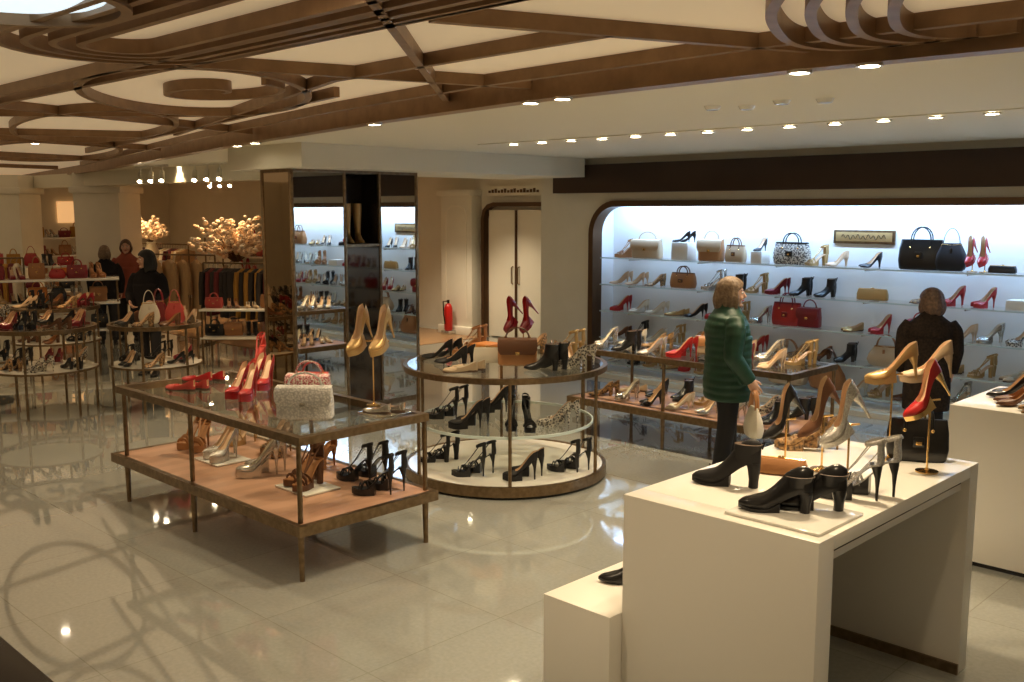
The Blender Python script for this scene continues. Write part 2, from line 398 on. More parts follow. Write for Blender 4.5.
# ------------------------------------------------------------------ room shell
def simple(name, part, m): mb = MB(); mb.add(part, m); return mb.build(name)
XL, XR, YB, YF = -24.0, 3.0, -4.0, 12.0
simple('floor', box(XL-.2, XR+.2, YB-.2, YF+.2, -.1, 0), 'floor')
simple('floor_oak', box(-23.9, -12.2, 8.2, 11.95, .0005, .008), 'woodfloor')
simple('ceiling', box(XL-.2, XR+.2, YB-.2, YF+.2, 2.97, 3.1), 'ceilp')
simple('wall_left', box(XL-.2, XL, YB, YF, 0, 2.97), 'wall')
simple('wall_right', box(XR, XR+.2, YB, YF, 0, 2.97), 'wall')
simple('wall_front', box(XL, XR, YB-.2, YB, 0, 2.97), 'wall')
simple('wall_far', box(XL, -9.0, YF, YF+.2, 0, 2.97), 'wall')
simple('wall_return', box(-9.2, -9.0, 10.121, YF, 0, 2.86), 'wall')

NX0, NX1, NZ0, NZ1, NR = -8.26, 1.6, .06, 2.27, .38
mb = MB()
mb.add(box(-9.2, NX0, 10.0, 10.12, 0, 2.86), 'wall'); mb.add(box(NX1, XR, 10.0, 10.12, 0, 2.86), 'wall')
mb.add(box(NX0, NX1, 10.0, 10.12, NZ1, 2.86), 'wall'); mb.add(box(NX0, NX1, 10.0, 10.12, 0, NZ0), 'wall')
for sx, cx in ((-1, NX0), (1, NX1)):
    cc = (cx + NR, NZ1-NR) if sx < 0 else (cx - NR, NZ1-NR)
    P = [(cc[0] + sx*NR*cos(a), cc[1] + NR*sin(a)) for a in [pi/2*i/10 for i in range(11)]] + [(cx, NZ1)]
    mb.add(loft([[(px, yy, pz) for px, pz in P] for yy in (10.0, 10.12)]), 'wall')
mb.build('wall_back')
mb = MB()
mb.add(box(NX0-.15, NX1+.15, 10.48, 10.55, 0, 2.45), 'nichewall')
mb.add(box(NX0-.15, NX0-.05, 10.12, 10.48, 0, 2.45), 'nichewall'); mb.add(box(NX1+.05, NX1+.15, 10.12, 10.48, 0, 2.45), 'nichewall')
mb.add(box(NX0-.05, NX1+.05, 10.12, 10.48, 2.36, 2.45), 'nichewall'); mb.add(box(NX0-.05, NX1+.05, 10.12, 10.48, 0, .08), 'nichewall')
mb.build('wall_niche')
mb = MB(); mb.add(box(NX0+.1, NX1-.1, 10.40, 10.44, 2.325, 2.355), 'led'); mb.build('led_light_strip')
path = [(NX0, NZ0)] + [(NX0+NR - NR*cos(a), NZ1-NR + NR*sin(a)) for a in [pi/2*i/10 for i in range(11)]] + [(NX1-NR + NR*sin(a), NZ1-NR + NR*cos(a)) for a in [pi/2*i/10 for i in range(11)]] + [(NX1, NZ0)]
def sweep_rect(path, w_in, w_out, y0, y1):
    R = []; n = len(path)
    for i, (x, z) in enumerate(path):
        a = Vector(path[max(i-1, 0)]); b = Vector(path[min(i+1, n-1)]); t = (b - a).normalized(); nn = Vector((-t.y, t.x))
        R.append([(x + nn.x*w_out, y0, z + nn.y*w_out), (x - nn.x*w_in, y0, z - nn.y*w_in), (x - nn.x*w_in, y1, z - nn.y*w_in), (x + nn.x*w_out, y1, z + nn.y*w_out)])
    return loft(R)
mb = MB(); mb.add(sweep_rect(path, .025, .05, 9.95, 10.14), 'frame'); mb.build('trim_niche')
simple('trim_fascia', rbox(-8.88, XR, 9.88, 9.999, 2.42, 2.78, .004), 'fascia')
ZS = [.20, .535, .885, 1.235, 1.585]
mb = MB()
for z in ZS:
    mb.add(box(NX0+.06, NX1-.06, 10.06, 10.068, z-.014, z), 'shelfglass'); mb.add(sheet(NX0+.06, NX1-.06, 10.068, 10.478, z-.0005), 'sglass')
    x = NX0 + .5
    while x < NX1: mb.add(box(x, x+.012, 10.10, 10.478, z-.034, z-.014), 'silver'); x += 1.05
mb.build('wall_shelf')

# ceiling soffit
FR = [(3.0, 4.45), (-.5, 4.40), (-1.38, 4.34), (-2.3, 4.28), (-4.1, 4.36), (-5.94, 4.62), (-8.5, 5.12), (-11.1, 5.73), (-16, 6.9), (-24, 8.4)]
bm = bmesh.new()
lo = [bm.verts.new((x, y, 2.86)) for x, y in FR] + [bm.verts.new((-24, 12, 2.86)), bm.verts.new((3, 12, 2.86))]
f = bm.faces.new(lo); r = bmesh.ops.extrude_face_region(bm, geom=[f]); bmesh.ops.translate(bm, verts=[v for v in r['geom'] if isinstance(v, bmesh.types.BMVert)], vec=(0, 0, .108))
bmesh.ops.recalc_face_normals(bm, faces=bm.faces)
me = bpy.data.meshes.new('ceiling_soffit'); bm.to_mesh(me); bm.free(); me.materials.append(M['ceil'])
ob = bpy.data.objects.new('ceiling_soffit', me); SC.collection.objects.link(ob)
mb = MB(); mb.add(box(-9.7, -8.3, 5.55, 9.85, 2.621, 2.8595), 'ceil'); mb.add(box(-24, -9.701, 7.3, 7.6, 2.62, 2.8595), 'ceil'); mb.build('ceiling_bulkhead')

# bronze ribs
def densify(P, k=6):
    out = []; n = len(P)
    for i in range(n-1):
        p0, p1, p2, p3 = [Vector(P[max(0, min(n-1, j))]) for j in (i-1, i, i+1, i+2)]
        for q in range(k):
            t = q / k
            out.append(tuple(.5*((2*p1) + (-p0+p2)*t + (2*p0-5*p1+4*p2-p3)*t*t + (-p0+3*p1-3*p2+p3)*t**3)))
    out.append(tuple(P[-1])); return out
def rib(mb, P, w=.05, z0=2.905, z1=2.968):
    R = []; n = len(P); closed = (P[0] == P[-1])
    for i, (x, y) in enumerate(P):
        a = Vector(P[i-1] if i > 0 else (P[-2] if closed else P[0])); b = Vector(P[i+1] if i < n-1 else (P[1] if closed else P[-1]))
        t = (b-a).normalized(); nn = Vector((-t.y, t.x)) * w/2
        R.append([(x+nn.x, y+nn.y, z0), (x-nn.x, y-nn.y, z0), (x-nn.x, y-nn.y, z1), (x+nn.x, y+nn.y, z1)])
    mb.add(loft(R, not closed), 'rib')
def ell(cx, cy, a, b, ang, n=48):
    ca, sa = cos(radians(ang)), sin(radians(ang)); P = []
    for i in range(n+1):
        t = 2*pi*i/n; x, y = a*cos(t), b*sin(t); P.append((cx + x*ca - y*sa, cy + x*sa + y*ca))
    P[-1] = P[0]; return P
mb = MB()
rib(mb, FR, .12, 2.84, 2.97)
rib(mb, [(x, y-.34) for x, y in FR[1:-1]], .045)
rib(mb, [(-2.90, 2.53), (-2.23, 4.2)], .045)
rib(mb, [(-4.69, 2.41), (-4.05, 4.3)], .045)
rib(mb, [(-2.2, 1.55), (-4.9, 4.4)], .04)
rib(mb, [(1, 2.55), (-3.32, 2.46), (-7.0, 2.42), (-14, 3.2)], .045)
rib(mb, [(-2.9, 2.30), (-7.0, 2.26), (-14, 2.9)], .035)
rib(mb, [(-2.6, 3.25), (-4.6, 3.3), (-9, 4.6)], .04)
rib(mb, [(-6.9, 3.95), (-8.6, 2.2)], .04); rib(mb, [(-9.4, 4.6), (-10.6, 2.4)], .04); rib(mb, [(-5.2, 3.75), (-12.5, 5.2)], .04)
for i in range(4):
    r_ = .50 - .11*i; cx, cy = -4.32, 1.98
    P = [(-1.2, cy + r_*1.0 + .02)] + [(cx + r_*cos(a), cy + r_*sin(a)) for a in [radians(90 + 180*k/14) for k in range(15)]] + [(-1.2, cy - r_*.9)]
    rib(mb, P, .035)
for i in range(4):
    P = [(-.9, 2.2), (-1.30, 2.55), (-1.60, 2.88), (-1.85, 3.21), (-2.02, 3.55), (-2.12, 3.86), (-2.10, 4.08), (-1.98, 4.2), (-1.80, 4.2)]
    rib(mb, densify([(x + .15*i, y + .01*i) for x, y in P]), .042, 2.89)
rib(mb, ell(-5.85, 3.15, 1.30, .68, 151), .045)
sp = [(-5.6 + (.55 - .45*t)*cos(t*7.5)*1.1, 3.1 + (.40 - .33*t)*sin(t*7.5)) for t in [i/40 for i in range(41)]]
rib(mb, sp, .035)
rib(mb, ell(-8.9, 3.75, 1.9, .62, 165), .04)
rib(mb, ell(-13.0, 4.9, 2.4, .8, 165), .05)
for x in (-7.4, -10.5, -13.5, -17): rib(mb, [(x, 2.3), (x - .9, 5.0 + (-x-7.4)*.2)], .04)
rib(mb, [(2.9, 1.0), (-24, 1.0)], .08); rib(mb, [(-.4, 1.0), (-.4, 4.3)], .05)
mb.build('ceiling_ribs')
mb = MB(); mb.add(lathe([(.02, 2.90), (.2, 2.905), (.33, 2.925), (.38, 2.965)], 40, -3.66, 1.26), 'skydome'); mb.add(ring_slab(-3.66, 1.26, .38, .42, 2.89, 2.969, 40), 'rib'); mb.build('ceiling_light_dome')

# ------------------------------------------------------------------ lamps
lampmb = MB()
WARM = (1, .79, .52)
def downlight(x, y, zc, energy, size=105, col=WARM, r=.045, blend=.75, drop=.03):
    lampmb.add(ring_slab(x, y, r, r+.014, zc-.012, zc-.0005, 20), 'lampring'); lampmb.add(vloft([(x, y, zc-.006, r, r), (x, y, zc-.001, r, r)], 20), 'lamp')
    if energy:
        l = bpy.data.lights.new('downlight_beam', 'SPOT'); l.energy = energy; l.spot_size = radians(size); l.spot_blend = blend; l.color = col; l.shadow_soft_size = .05
        o = bpy.data.objects.new('downlight_beam', l); o.location = (x, y, zc-drop); SC.collection.objects.link(o)
for x, y in ((-8.9, 5.2), (-8.4, 5.1), (-5.94, 4.62), (-4.1, 4.36), (-3.82, 4.33), (-2.31, 4.28), (-1.98, 4.29)): downlight(x, y, 2.84, 110, 100)
for i in range(20):
    downlight(-6.9 + .375*i, 7.1, 2.851, 92 if i % 2 == 0 and i < 16 else 0)
for x, y, e in ((-6.4, 3.4, 120), (-3.0, 1.9, 85), (-1.2, 2.6, 75), (-5.0, 1.0, 70), (-8.5, 2.6, 110), (-11, 2.0, 90), (-2.0, 0.0, 60), (-7.0, -1.0, 80)): downlight(x, y, 2.97, e, 100, drop=.14)  # extra downlights, added over the ribbed ceiling for more light
for x, y in ((-10.5, 6.5), (-12.0, 8.6), (-14.2, 7.3), (-16.5, 9.3), (-18.5, 8.3), (-21, 10)): downlight(x, y, 2.86, 185, col=(1, .70, .38))
for x, y in ((-11.4, 10.7), (-12.7, 10.3)): downlight(x, y, 2.86, 190, col=(1, .84, .62))  # downlights added to brighten the passage wall and doors
for x, y in ((-15.5, 3.0), (-19, 4.0), (-22, 6.0), (-12.0, 4.4)): downlight(x, y, 2.97, 165, col=(1, .70, .38), drop=.14)
for x, y in ((-10.0, 8.6), (-11.6, 7.9), (-13.2, 9.6), (-15.2, 8.2), (-17, 10.8), (-19.5, 9)): downlight(x, y, 2.86, 0)
lampmb.build('recessed_downlights')
l = bpy.data.lights.new('niche_led_light', 'AREA'); l.shape = 'RECTANGLE'; l.size = NX1-NX0-.4; l.size_y = .05; l.energy = 130; l.color = (.44, .66, 1)
o = bpy.data.objects.new('niche_led_light', l); o.location = ((NX0+NX1)/2, 10.20, 2.33); o.rotation_euler = (radians(12), 0, 0); SC.collection.objects.link(o)
simple('trim_light_trough', box(-7.3, XR, 6.98, 7.22, 2.852, 2.8595), 'ceil')
mb = MB()
for x, y in ((-3.57, 5.5), (-3.40, 5.63), (-3.08, 5.5), (-2.85, 5.6)): mb.add(vloft([(x, y, 2.835, .04, .04), (x, y, 2.859, .055, .055)], 16), 'plate')
mb.build('smoke_detectors')

# ------------------------------------------------------------------ mirror column
X0, X1, CY0, CY1, CZ = -9.25, -8.70, 5.67, 7.36, 2.62
mb = MB()
mb.add(box(X0+.02, X1-.30, CY0+.02, CY1-.02, 0, CZ), 'black')
mb.add(box(X1-.30, X1-.02, CY0+.02, 6.35, 0, CZ), 'black'); mb.add(box(X1-.30, X1-.02, 6.80, CY1-.02, 0, CZ), 'black')
mb.add(box(X1-.02, X1, CY0+.03, 6.33, .06, CZ-.03), 'mirror'); mb.add(box(X1-.02, X1, 6.82, CY1-.03, .06, CZ-.03), 'mirror')
mb.add(box(X1-.02, X1, 6.36, 6.80, .06, 1.80), 'mirrord')
mb.add(box(X0+.04, X1-.03, CY0, CY0+.02, .06, CZ-.03), 'mirrorb')
for y in (CY0, 6.33, 6.80, CY1-.03): mb.add(rbox(X1-.03, X1+.012, y, y+.03, 0, CZ, .003), 'bronze')
mb.add(rbox(X0, X0+.04, CY0-.01, CY0+.03, 0, CZ, .003), 'bronze')
mb.add(box(X1-.02, X1+.008, CY0, CY1, 0, .06), 'bronze'); mb.add(box(X1-.30, X1+.008, CY0, CY1, CZ-.03, CZ), 'bronze'); mb.add(box(X0, X1, CY0-.008, CY0+.02, 0, .06), 'bronze')
mb.add(box(X0, X1, CY0-.008, CY0+.02, CZ-.03, CZ), 'bronze')
mb.add(box(X1-.30, X1+.004, 6.36, 6.80, 1.80, 1.83), 'bronze')
mb.build('mirror_clad_column')
mb = MB()
for yy in (6.50, 6.64): mb.addl(tallboot('goldl'), TR(X1-.14, yy, 1.8303, -20))
mb.build('knee_boots')

# ------------------------------------------------------------------ passage behind
mb = MB(); mb.add(rbox(-13.25, -12.45, 11.75, 11.999, 0, 2.45, .01), 'wall'); mb.add(rbox(-13.3, -12.44, 11.7, 11.999, 2.45, 2.55, .01), 'wall'); mb.add(rbox(-13.3, -12.44, 11.7, 11.999, 0, .15, .01), 'wall')
mb.add(sweep_rect([(-13.1, .3), (-13.1, 2.1), (-13.05, 2.2), (-12.95, 2.25), (-12.75, 2.25), (-12.65, 2.2), (-12.6, 2.1), (-12.6, .3)], .0, .03, 11.74, 11.76), 'doorc'); mb.build('pilaster')
mb = MB(); mb.add(box(-12.3, -10.6, 11.93, 11.999, 2.44, 2.60), 'wall')
for i in range(16): mb.add(box(-12.2+i*.075, -12.15+i*.075, 11.92, 11.93, 2.49, 2.53 + .015*(i % 3)), 'frame')
mb.build('overhead_sign')
mb = MB()
mb.add(rbox(-12.20, -11.55, 11.93, 11.999, .02, 2.20, .01), 'doorc'); mb.add(rbox(-11.52, -10.95, 11.93, 11.999, .02, 2.20, .01), 'doorc')
mb.add(sweep_rect([(-12.28, 0), (-12.28, 2.05), (-12.25, 2.16), (-12.17, 2.23), (-12.05, 2.26), (-10.9, 2.26)], .0, .07, 11.88, 11.999), 'frame'); mb.add(box(-11.55, -11.52, 11.90, 11.999, 0, 2.2), 'frame')
for x in (-11.62, -11.47): mb.add(tube([(x, 11.93, .95), (x, 11.89, .97), (x, 11.89, 1.23), (x, 11.93, 1.25)], .01, 8), 'bronze')
mb.build('door_1')
mb = MB(); mb.add(lathe([(.06, .08), (.075, .10), (.075, .48), (.05, .54), (.02, .56)], 20, -12.9, 11.60), 'extred'); mb.add(lathe([(.02, .56), (.025, .62)], 12, -12.9, 11.60), 'black')
mb.add(tube([(-12.9, 11.58, .6), (-12.9, 11.48, .6), (-12.88, 11.47, .4), (-12.88, 11.50, .2)], .012, 8), 'black'); mb.add(rbox(-13.0, -12.8, 11.51, 11.69, 0, .08, .01), 'silver'); mb.build('fire_extinguisher')

# ------------------------------------------------------------------ tables
def rect_table(name, x0, x1, y0, y1, ztop, zlow, low='wood'):
    mb = MB()
    for (a, b, c, d) in ((x0, x1, y0, y0+.05), (x0, x1, y1-.05, y1), (x0, x0+.05, y0+.05, y1-.05), (x1-.05, x1, y0+.05, y1-.05)):
        mb.add(box(a, b, c, d, ztop-.05, ztop), 'bronze')
    mb.add(sheet(x0+.05, x1-.05, y0+.05, y1-.05, ztop-.0005), 'glass')
    ex = .04
    for (a, b, c, d) in ((x0-ex, x1+ex, y0-ex, y0-ex+.04), (x0-ex, x1+ex, y1+ex-.04, y1+ex), (x0-ex, x0-ex+.04, y0-ex+.04, y1+ex-.04), (x1+ex-.04, x1+ex, y0-ex+.04, y1+ex-.04)):
        mb.add(box(a, b, c, d, zlow-.065, zlow), 'bronze')
    mb.add(box(x0-ex+.04, x1+ex-.04, y0-ex+.04, y1+ex-.04, zlow-.05, zlow-.001), low)
    for x in (x0+.12, (x0+x1)/2 - .1, x1-.03):
        for y in (y0+.015, y1-.015):
            mb.add(tube([(x, y, 0), (x, y, zlow-.06)], [.016, .022], 10), 'bronze'); mb.add(tube([(x, y, zlow-.06), (x, y, ztop-.05)], .016, 10), 'bronze')
    return mb.build(name)
rect_table('display_table', -7.26, -4.79, 3.13, 4.13, .88, .36)
rect_table('display_table', -6.30, -3.92, 7.32, 8.15, .85, .36)
base_h = .10
def round_table(name, x, y, r, ztop, mids, base=None, nl=6):
    mb = MB()
    mb.add(ring_slab(x, y, r-.035, r, ztop-.045, ztop, 72), 'bronze'); mb.add(disc(x, y, ztop-.0005, r-.035), 'glass')
    for z, rr, mm in mids:
        mb.add(ring_slab(x, y, rr-.012, rr, z-.022, z, 72), 'bronze' if mm != 'glass' else 'shelfglass')
        if mm == 'glass': mb.add(disc(x, y, z-.0005, rr-.012), 'glass')
        else: mb.add(vloft([(x, y, z-.02, rr-.012, rr-.012), (x, y, z-.001, rr-.012, rr-.012)], 72), mm)
    z0 = 0
    if base:
        mb.add(ring_slab(x, y, base-.03, base, .02, base_h, 72), 'bronze'); mb.add(vloft([(x, y, .03, base-.03, base-.03), (x, y, base_h-.006, base-.03, base-.03)], 72), 'plate')
        mb.add(vloft([(x, y, 0, base-.15, base-.15), (x, y, .03, base-.15, base-.15)], 48), 'black'); z0 = .02
    for i in range(nl):
        a = 2*pi*i/nl + .3; mb.add(cyl(x + (r-.03)*cos(a), y + (r-.03)*sin(a), z0, ztop-.04, .014, n=10), 'bronze')
    return mb.build(name)
round_table('round_display_table', -5.70, 5.76, .85, .94, [(.47, .74, 'glass')], base=.85)
LT = ((-11.05, 4.02, .54), (-10.50, 5.02, .50), (-13.3, 5.0, .55), (-12.2, 3.6, .5))
for a, b, c in LT: round_table('round_display_table', a, b, c, .95, [(.50, c, 'plate')])

# ------------------------------------------------------------------ plinths
SX = -.03
mb = MB(); TP = Matrix.Translation((SX, 0, 0))
mb.add(rbox(-2.42, -1.54, 3.18, 3.30, 0, 1.02, .004), 'plinth', TP); mb.add(rbox(-2.42, -1.54, 4.66, 4.76, 0, 1.02, .004), 'plinth', TP)
mb.add(rbox(-2.42, -1.54, 3.30, 4.66, .965, 1.02, .003), 'plinth', TP)
mb.add(box(-2.36, -1.58, 3.30, 4.66, .93, .965), 'black', TP); mb.add(box(-2.36, -1.58, 3.30, 4.66, .90, .93), 'plinth', TP)  # black strip stands in for the shadow gap under the top slab
mb.add(box(-2.36, -2.30, 3.30, 4.66, 0, .90), 'plinth', TP); mb.add(box(-2.30, -1.54, 4.645, 4.66, 0, .05), 'bronze', TP)
mb.add(rbox(-2.80, -2.421, 3.10, 4.0, 0, .50, .004), 'plinth', TP)
mb.build('white_display_counter')
mb = MB(); mb.add(rbox(-2.24, -.2, 6.2, 7.1, .03, 1.0, .004), 'plinth'); mb.add(box(-2.22, -.22, 6.22, 7.08, 0, .03), 'black'); mb.build('white_display_counter')

# ------------------------------------------------------------------ counter goods
Z = 1.0203
def one(name, parts, T): mb = MB(); mb.addl(parts, T); return mb.build(name)
one('ankle_boot', shoe('boot','bksuede',.095,.008,'sole','blk', .29, None, 'point', .070), TR(-2.22, 3.60, Z, 203))
mb = MB(); mb.add(rbox(-2.00, -1.60, 3.24, 3.60, Z, Z+.012, .003), 'plate'); mb.build('glass_display_plate')
one('shoe_boot', shoe('boot','bk',.07,.008,'sole','blk', .28, None, 'point', .055), TR(-1.86, 3.38, Z+.0125, 212))
one('shoe_boot', shoe('boot','bk',.07,.008,'sole','blk', .28, None, 'point', .055), TR(-1.78, 3.50, Z+.0125, 212))
def stand(mb, x, y, z, h, r=.05):
    mb.add(lathe([(r, z), (r, z+.006), (.012, z+.012), (.006, z+.02)], 20, x, y), 'gold'); mb.add(cyl(x, y, z+.01, z+h, .005, n=8), 'gold')
def shoe_stand(name, sh, x, y, z, h, yaw, pitch=35, s=1.0):
    mb = MB(); stand(mb, x, y, z, h)
    mb.addl(sh, TR(x, y, z+h-.035, yaw, pitch, s))
    c, q = cos(radians(yaw)), sin(radians(yaw))
    mb.add(tube([(x - .045*c, y - .045*q, z+h+.004), (x, y, z+h), (x + .05*c, y + .05*q, z+h-.035)], .005, 8), 'gold')
    return mb.build(name)
pb = shoe('pump','bk',.10,.0,'nude','sti'); pbr = shoe('pump','brown',.10,.0,'beige','sti'); pg = shoe('pump','glit',.10,.02,'nude','sti')
shoe_stand('court_shoe_on_stand', pb, -2.24, 4.15, Z, .20, -130, 34)
shoe_stand('court_shoe_on_stand', pbr, -2.04, 4.12, Z, .25, -130, 34, 1.05)
shoe_stand('court_shoe_on_stand', pg, -1.85, 3.98, Z, .26, -130, 34, 1.05)
shoe_stand('court_shoe_on_stand', shoe('pump','goldl',.09,.02,'nude','sti'), -1.90, 4.52, Z, .41, 215, 8)
shoe_stand('court_shoe_on_stand', shoe('pump','beige',.09,.02,'nude','sti'), -1.80, 4.68, Z, .41, 215, 8)
shoe_stand('court_shoe_on_stand', shoe('pump','red',.10,.02,'nude','sti', .25, 'gold'), -1.68, 4.42, Z, .33, -130, 32)
mb = MB(); pair(mb, shoe('sandal','glit',.12,.03,'glit','sti', .26, 'bk'), -1.74, 3.84, Z, 200, .11, 1.0); mb.build('strappy_sandals')
put_bag('clutch_bag', -2.14, 3.93, Z, 20, .23, .07, .09, 'clutch', 'tan')
mb = MB(); pair(mb, shoe('pump','leop',.09,.02,'nude','sti'), -2.28, 4.45, Z, 200); mb.build('court_shoes')
put_bag('handbag', -1.80, 4.60, Z, 30, .28, .20, .08, 'tote', 'bk')
one('loafer', shoe('boot','bk',.03,.0,'sole','blk', .26, None, 'point', .04), TR(-2.64, 3.46, .5003, 215))

mb = MB()
for x, y, k, yw in ((-1.95, 6.5, 7, 230), (-1.55, 6.6, 6, 200), (-1.2, 6.4, 1, 230), (-.8, 6.6, 4, 210), (-1.75, 6.32, 5, 230), (-1.4, 6.3, 8, 220), (-2.05, 6.75, 0, 210), (-1.8, 6.85, 1, 220)): pair(mb, shoe(*PUMPS[k]), x, y, 1.0003, yw, .1, 1.1)
mb.build('shoe_display')
put_bag('handbag', -1.45, 6.95, 1.0003, 40, .32, .22, .13, 'hobo', 'beige', 'brown')
for x, k in ((-1.2, 'goldl'), (-1.0, 'beige')): shoe_stand('court_shoe_on_stand', shoe('pump',k,.10,.02,'nude','sti'), x, 6.9, 1.0003, .42, 215, 15, 1.1)

# ------------------------------------------------------------------ first table goods
Z = .8803
put_bag('chain_handbag', -5.24, 3.48, Z, 42, .36, .21, .12, 'flap', 'white', 'white', 'silver')
put_bag('studded_clutch', -5.55, 3.72, Z, 38, .30, .22, .10, 'flap', 'studpink', 'studpink')
put_bag('handbag', -5.80, 3.92, Z, 38, .24, .18, .09, 'flap', 'coral', 'coral')
mb = MB(); pr = shoe('pump','red',.115,.035,'nude','sti')
pair(mb, pr, -6.12, 3.55, Z, -60, .12, 1.1); pair(mb, pr, -6.40, 3.86, Z, -60, .12, 1.1); mb.build('red_platform_pumps')
shoe_stand('court_shoe_on_stand', shoe('sandal','coral',.11,.03,'coral','sti'), -6.68, 4.02, Z, .14, -60, 10)
mb = MB(); pair(mb, shoe('pump','coral',.012,0,'nude','flat', .25, None, 'round'), -6.72, 3.45, Z, 195, .10, 1.05); pair(mb, shoe('pump','red',.012,0,'nude','flat', .25, None, 'round'), -6.98, 3.72, Z, 200, .1, 1.05); mb.build('ballet_flats')
mb = MB(); mb.add(rbox(-5.12, -4.87, 3.80, 4.05, Z, Z+.012, .003), 'mirror'); pair(mb, shoe('pump','silver',.012,0,'nude','flat'), -4.99, 3.92, Z+.0125, 200, .1, .8); mb.build('mirror_tray')
mb = MB(); stand(mb, -5.27, 4.05, Z, .46, .05)
for dx in (-.06, .06): mb.addl(shoe('pump','goldl',.11,.03,'nude','sti'), TR(-5.27+dx, 4.05+dx*.8, Z+.40, -75, 24, 1.2))
mb.add(tube([(-5.36, 3.98, Z+.44), (-5.18, 4.12, Z+.44)], .006, 8), 'gold'); mb.build('gold_pumps_on_stand')
Z = .3603
mb = MB()
for x0, y0, w_ in ((-6.50, 3.58, .34), (-5.42, 3.60, .36)): mb.add(rbox(x0-w_/2, x0+w_/2, y0-.14, y0+.14, Z, Z+.012, .003), 'plate')
mb.build('white_display_plates')
mb = MB()
pair(mb, shoe('sandal','tan',.11,.035,'tan','sti'), -6.98, 3.62, Z, -60, .13, 1.2)
pair(mb, shoe('sandal','goldl',.11,.03,'nude','sti'), -6.90, 3.98, Z, -95, .12, 1.1)
pair(mb, shoe('pump','glit',.11,.035,'nude','sti'), -6.50, 3.58, Z+.0125, -80, .12, 1.15)
pair(mb, shoe('pump','leop',.10,.03,'nude','sti'), -6.38, 3.98, Z, -70, .12, 1.15)
pair(mb, shoe('pump','silver',.115,.035,'cream','sti'), -5.95, 3.58, Z, 240, .12, 1.2)
pair(mb, shoe('sandal','brown',.11,.03,'tan','blk'), -5.45, 3.60, Z+.0125, -80, .12, 1.2)
pair(mb, shoe('sandal','bk',.11,.03,'bk','sti'), -5.34, 4.0, Z, 200, .13, 1.1)
pair(mb, shoe('sandal','bk',.11,.03,'bk','sti'), -5.0, 3.88, Z, 215, .13, 1.1)
pair(mb, shoe('sandal','tan',.1,.03,'tan','sti'), -5.82, 3.98, Z, -90, .12, 1.1)
mb.build('platform_shoes')

# round table goods
Z = .9403
put_bag('handbag', -5.52, 5.72, Z, 44, .32, .22, .13, 'flap', 'tan', 'brown')
put_bag('clutch_bag', -5.78, 5.62, Z, 44, .22, .13, .05, 'clutch', 'cream')
mb = MB()
for (x, y, k, yw) in ((-6.25, 5.55, 0, 210), (-5.98, 5.45, 10, 220), (-5.30, 6.05, 0, -30), (-5.20, 5.72, 12, 210), (-5.9, 6.3, 5, 250), (-6.3, 5.9, 16, 230), (-5.55, 6.35, 8, 220), (-5.6, 5.2, 9, 225), (-5.1, 5.95, 17, 210)):
    pair(mb, shoe(*PUMPS[k]), x, y, Z, yw, .11, 1.1)
mb.build('shoe_display')
mb = MB(); mb.add(rbox(-6.12, -5.92, 5.75, 5.95, Z, Z+.12, .003), 'orange'); mb.build('shoe_box')
mb = MB(); stand(mb, -5.72, 6.0, Z, .34, .06)
for dx in (-.05, .05): mb.addl(shoe('pump','burg',.11,.03,'red','sti'), TR(-5.72+dx, 6.0+dx*.9, Z+.305, -100, 45, 1.0))
mb.build('court_shoes_on_stand')
sb = shoe('sandal','bk',.11,.03,'bk','sti'); sb2 = shoe('pump','bksuede',.11,.03,'nude','sti'); sb3 = shoe('sandal','bksuede',.10,.02,'bk','blk'); sb4 = shoe('pump','snake',.10,.02,'nude','sti')
mb = MB()
for (x, y, k, yw) in ((-6.05, 5.42, sb, 215), (-5.65, 5.30, sb2, 225), (-5.28, 5.50, sb, -40), (-5.18, 5.85, sb4, 215), (-5.95, 5.9, sb2, 225)):
    pair(mb, k, x, y, .4703, yw, .13, 1.1)
for (x, y, k, yw) in ((-6.12, 5.38, sb3, 215), (-5.58, 5.28, sb, 215), (-5.22, 5.48, sb2, 225), (-5.12, 5.92, sb, 200)):
    pair(mb, k, x, y, .0943, yw, .13, 1.1)
mb.build('black_sandals')

mb = MB()
for z in (.8503, .3603):
    x = -6.1
    while x < -4.05:
        pair(mb, shoe(*random.choice(SHELFMIX)), x, 7.55 + random.uniform(-.05, .05), z, random.uniform(200, 250), .10, 1.0)
        if random.random() < .8 and not (z > .5 and abs(x+.08+5.1) < .25): pair(mb, rshoe(), x+.08, 7.92, z, random.uniform(200, 250), .10, 1.0)
        x += .31
mb.build('shoe_display')
put_bag('handbag', -5.1, 7.95, .8503, 30, .3, .16, .1, 'flap', 'beige', 'tan')
mb = MB()
for (tx, ty, tr) in LT:
    for z, nn in ((.9503, 7), (.5003, 6)):
        for i in range(nn):
            a = 2*pi*i/nn + z; r_ = tr*.64
            pair(mb, shoe(*random.choice([PUMPS[0], PUMPS[4], PUMPS[7], PUMPS[5], PUMPS[10], PUMPS[17], PUMPS[15], PUMPS[1], PUMPS[0]])), tx + r_*cos(a), ty + r_*sin(a), z, random.uniform(180, 300), .10, .95)
mb.build('shoe_display')
for i, (dx, dy, m_) in enumerate(((-.1, .05, 'burg'), (.14, .12, 'coral'), (.02, -.12, 'cream'))):
    put_bag('handbag', -10.45+dx, 5.05+dy, .9503, 30+20*i, .22, .24, .09, 'hobo', m_)

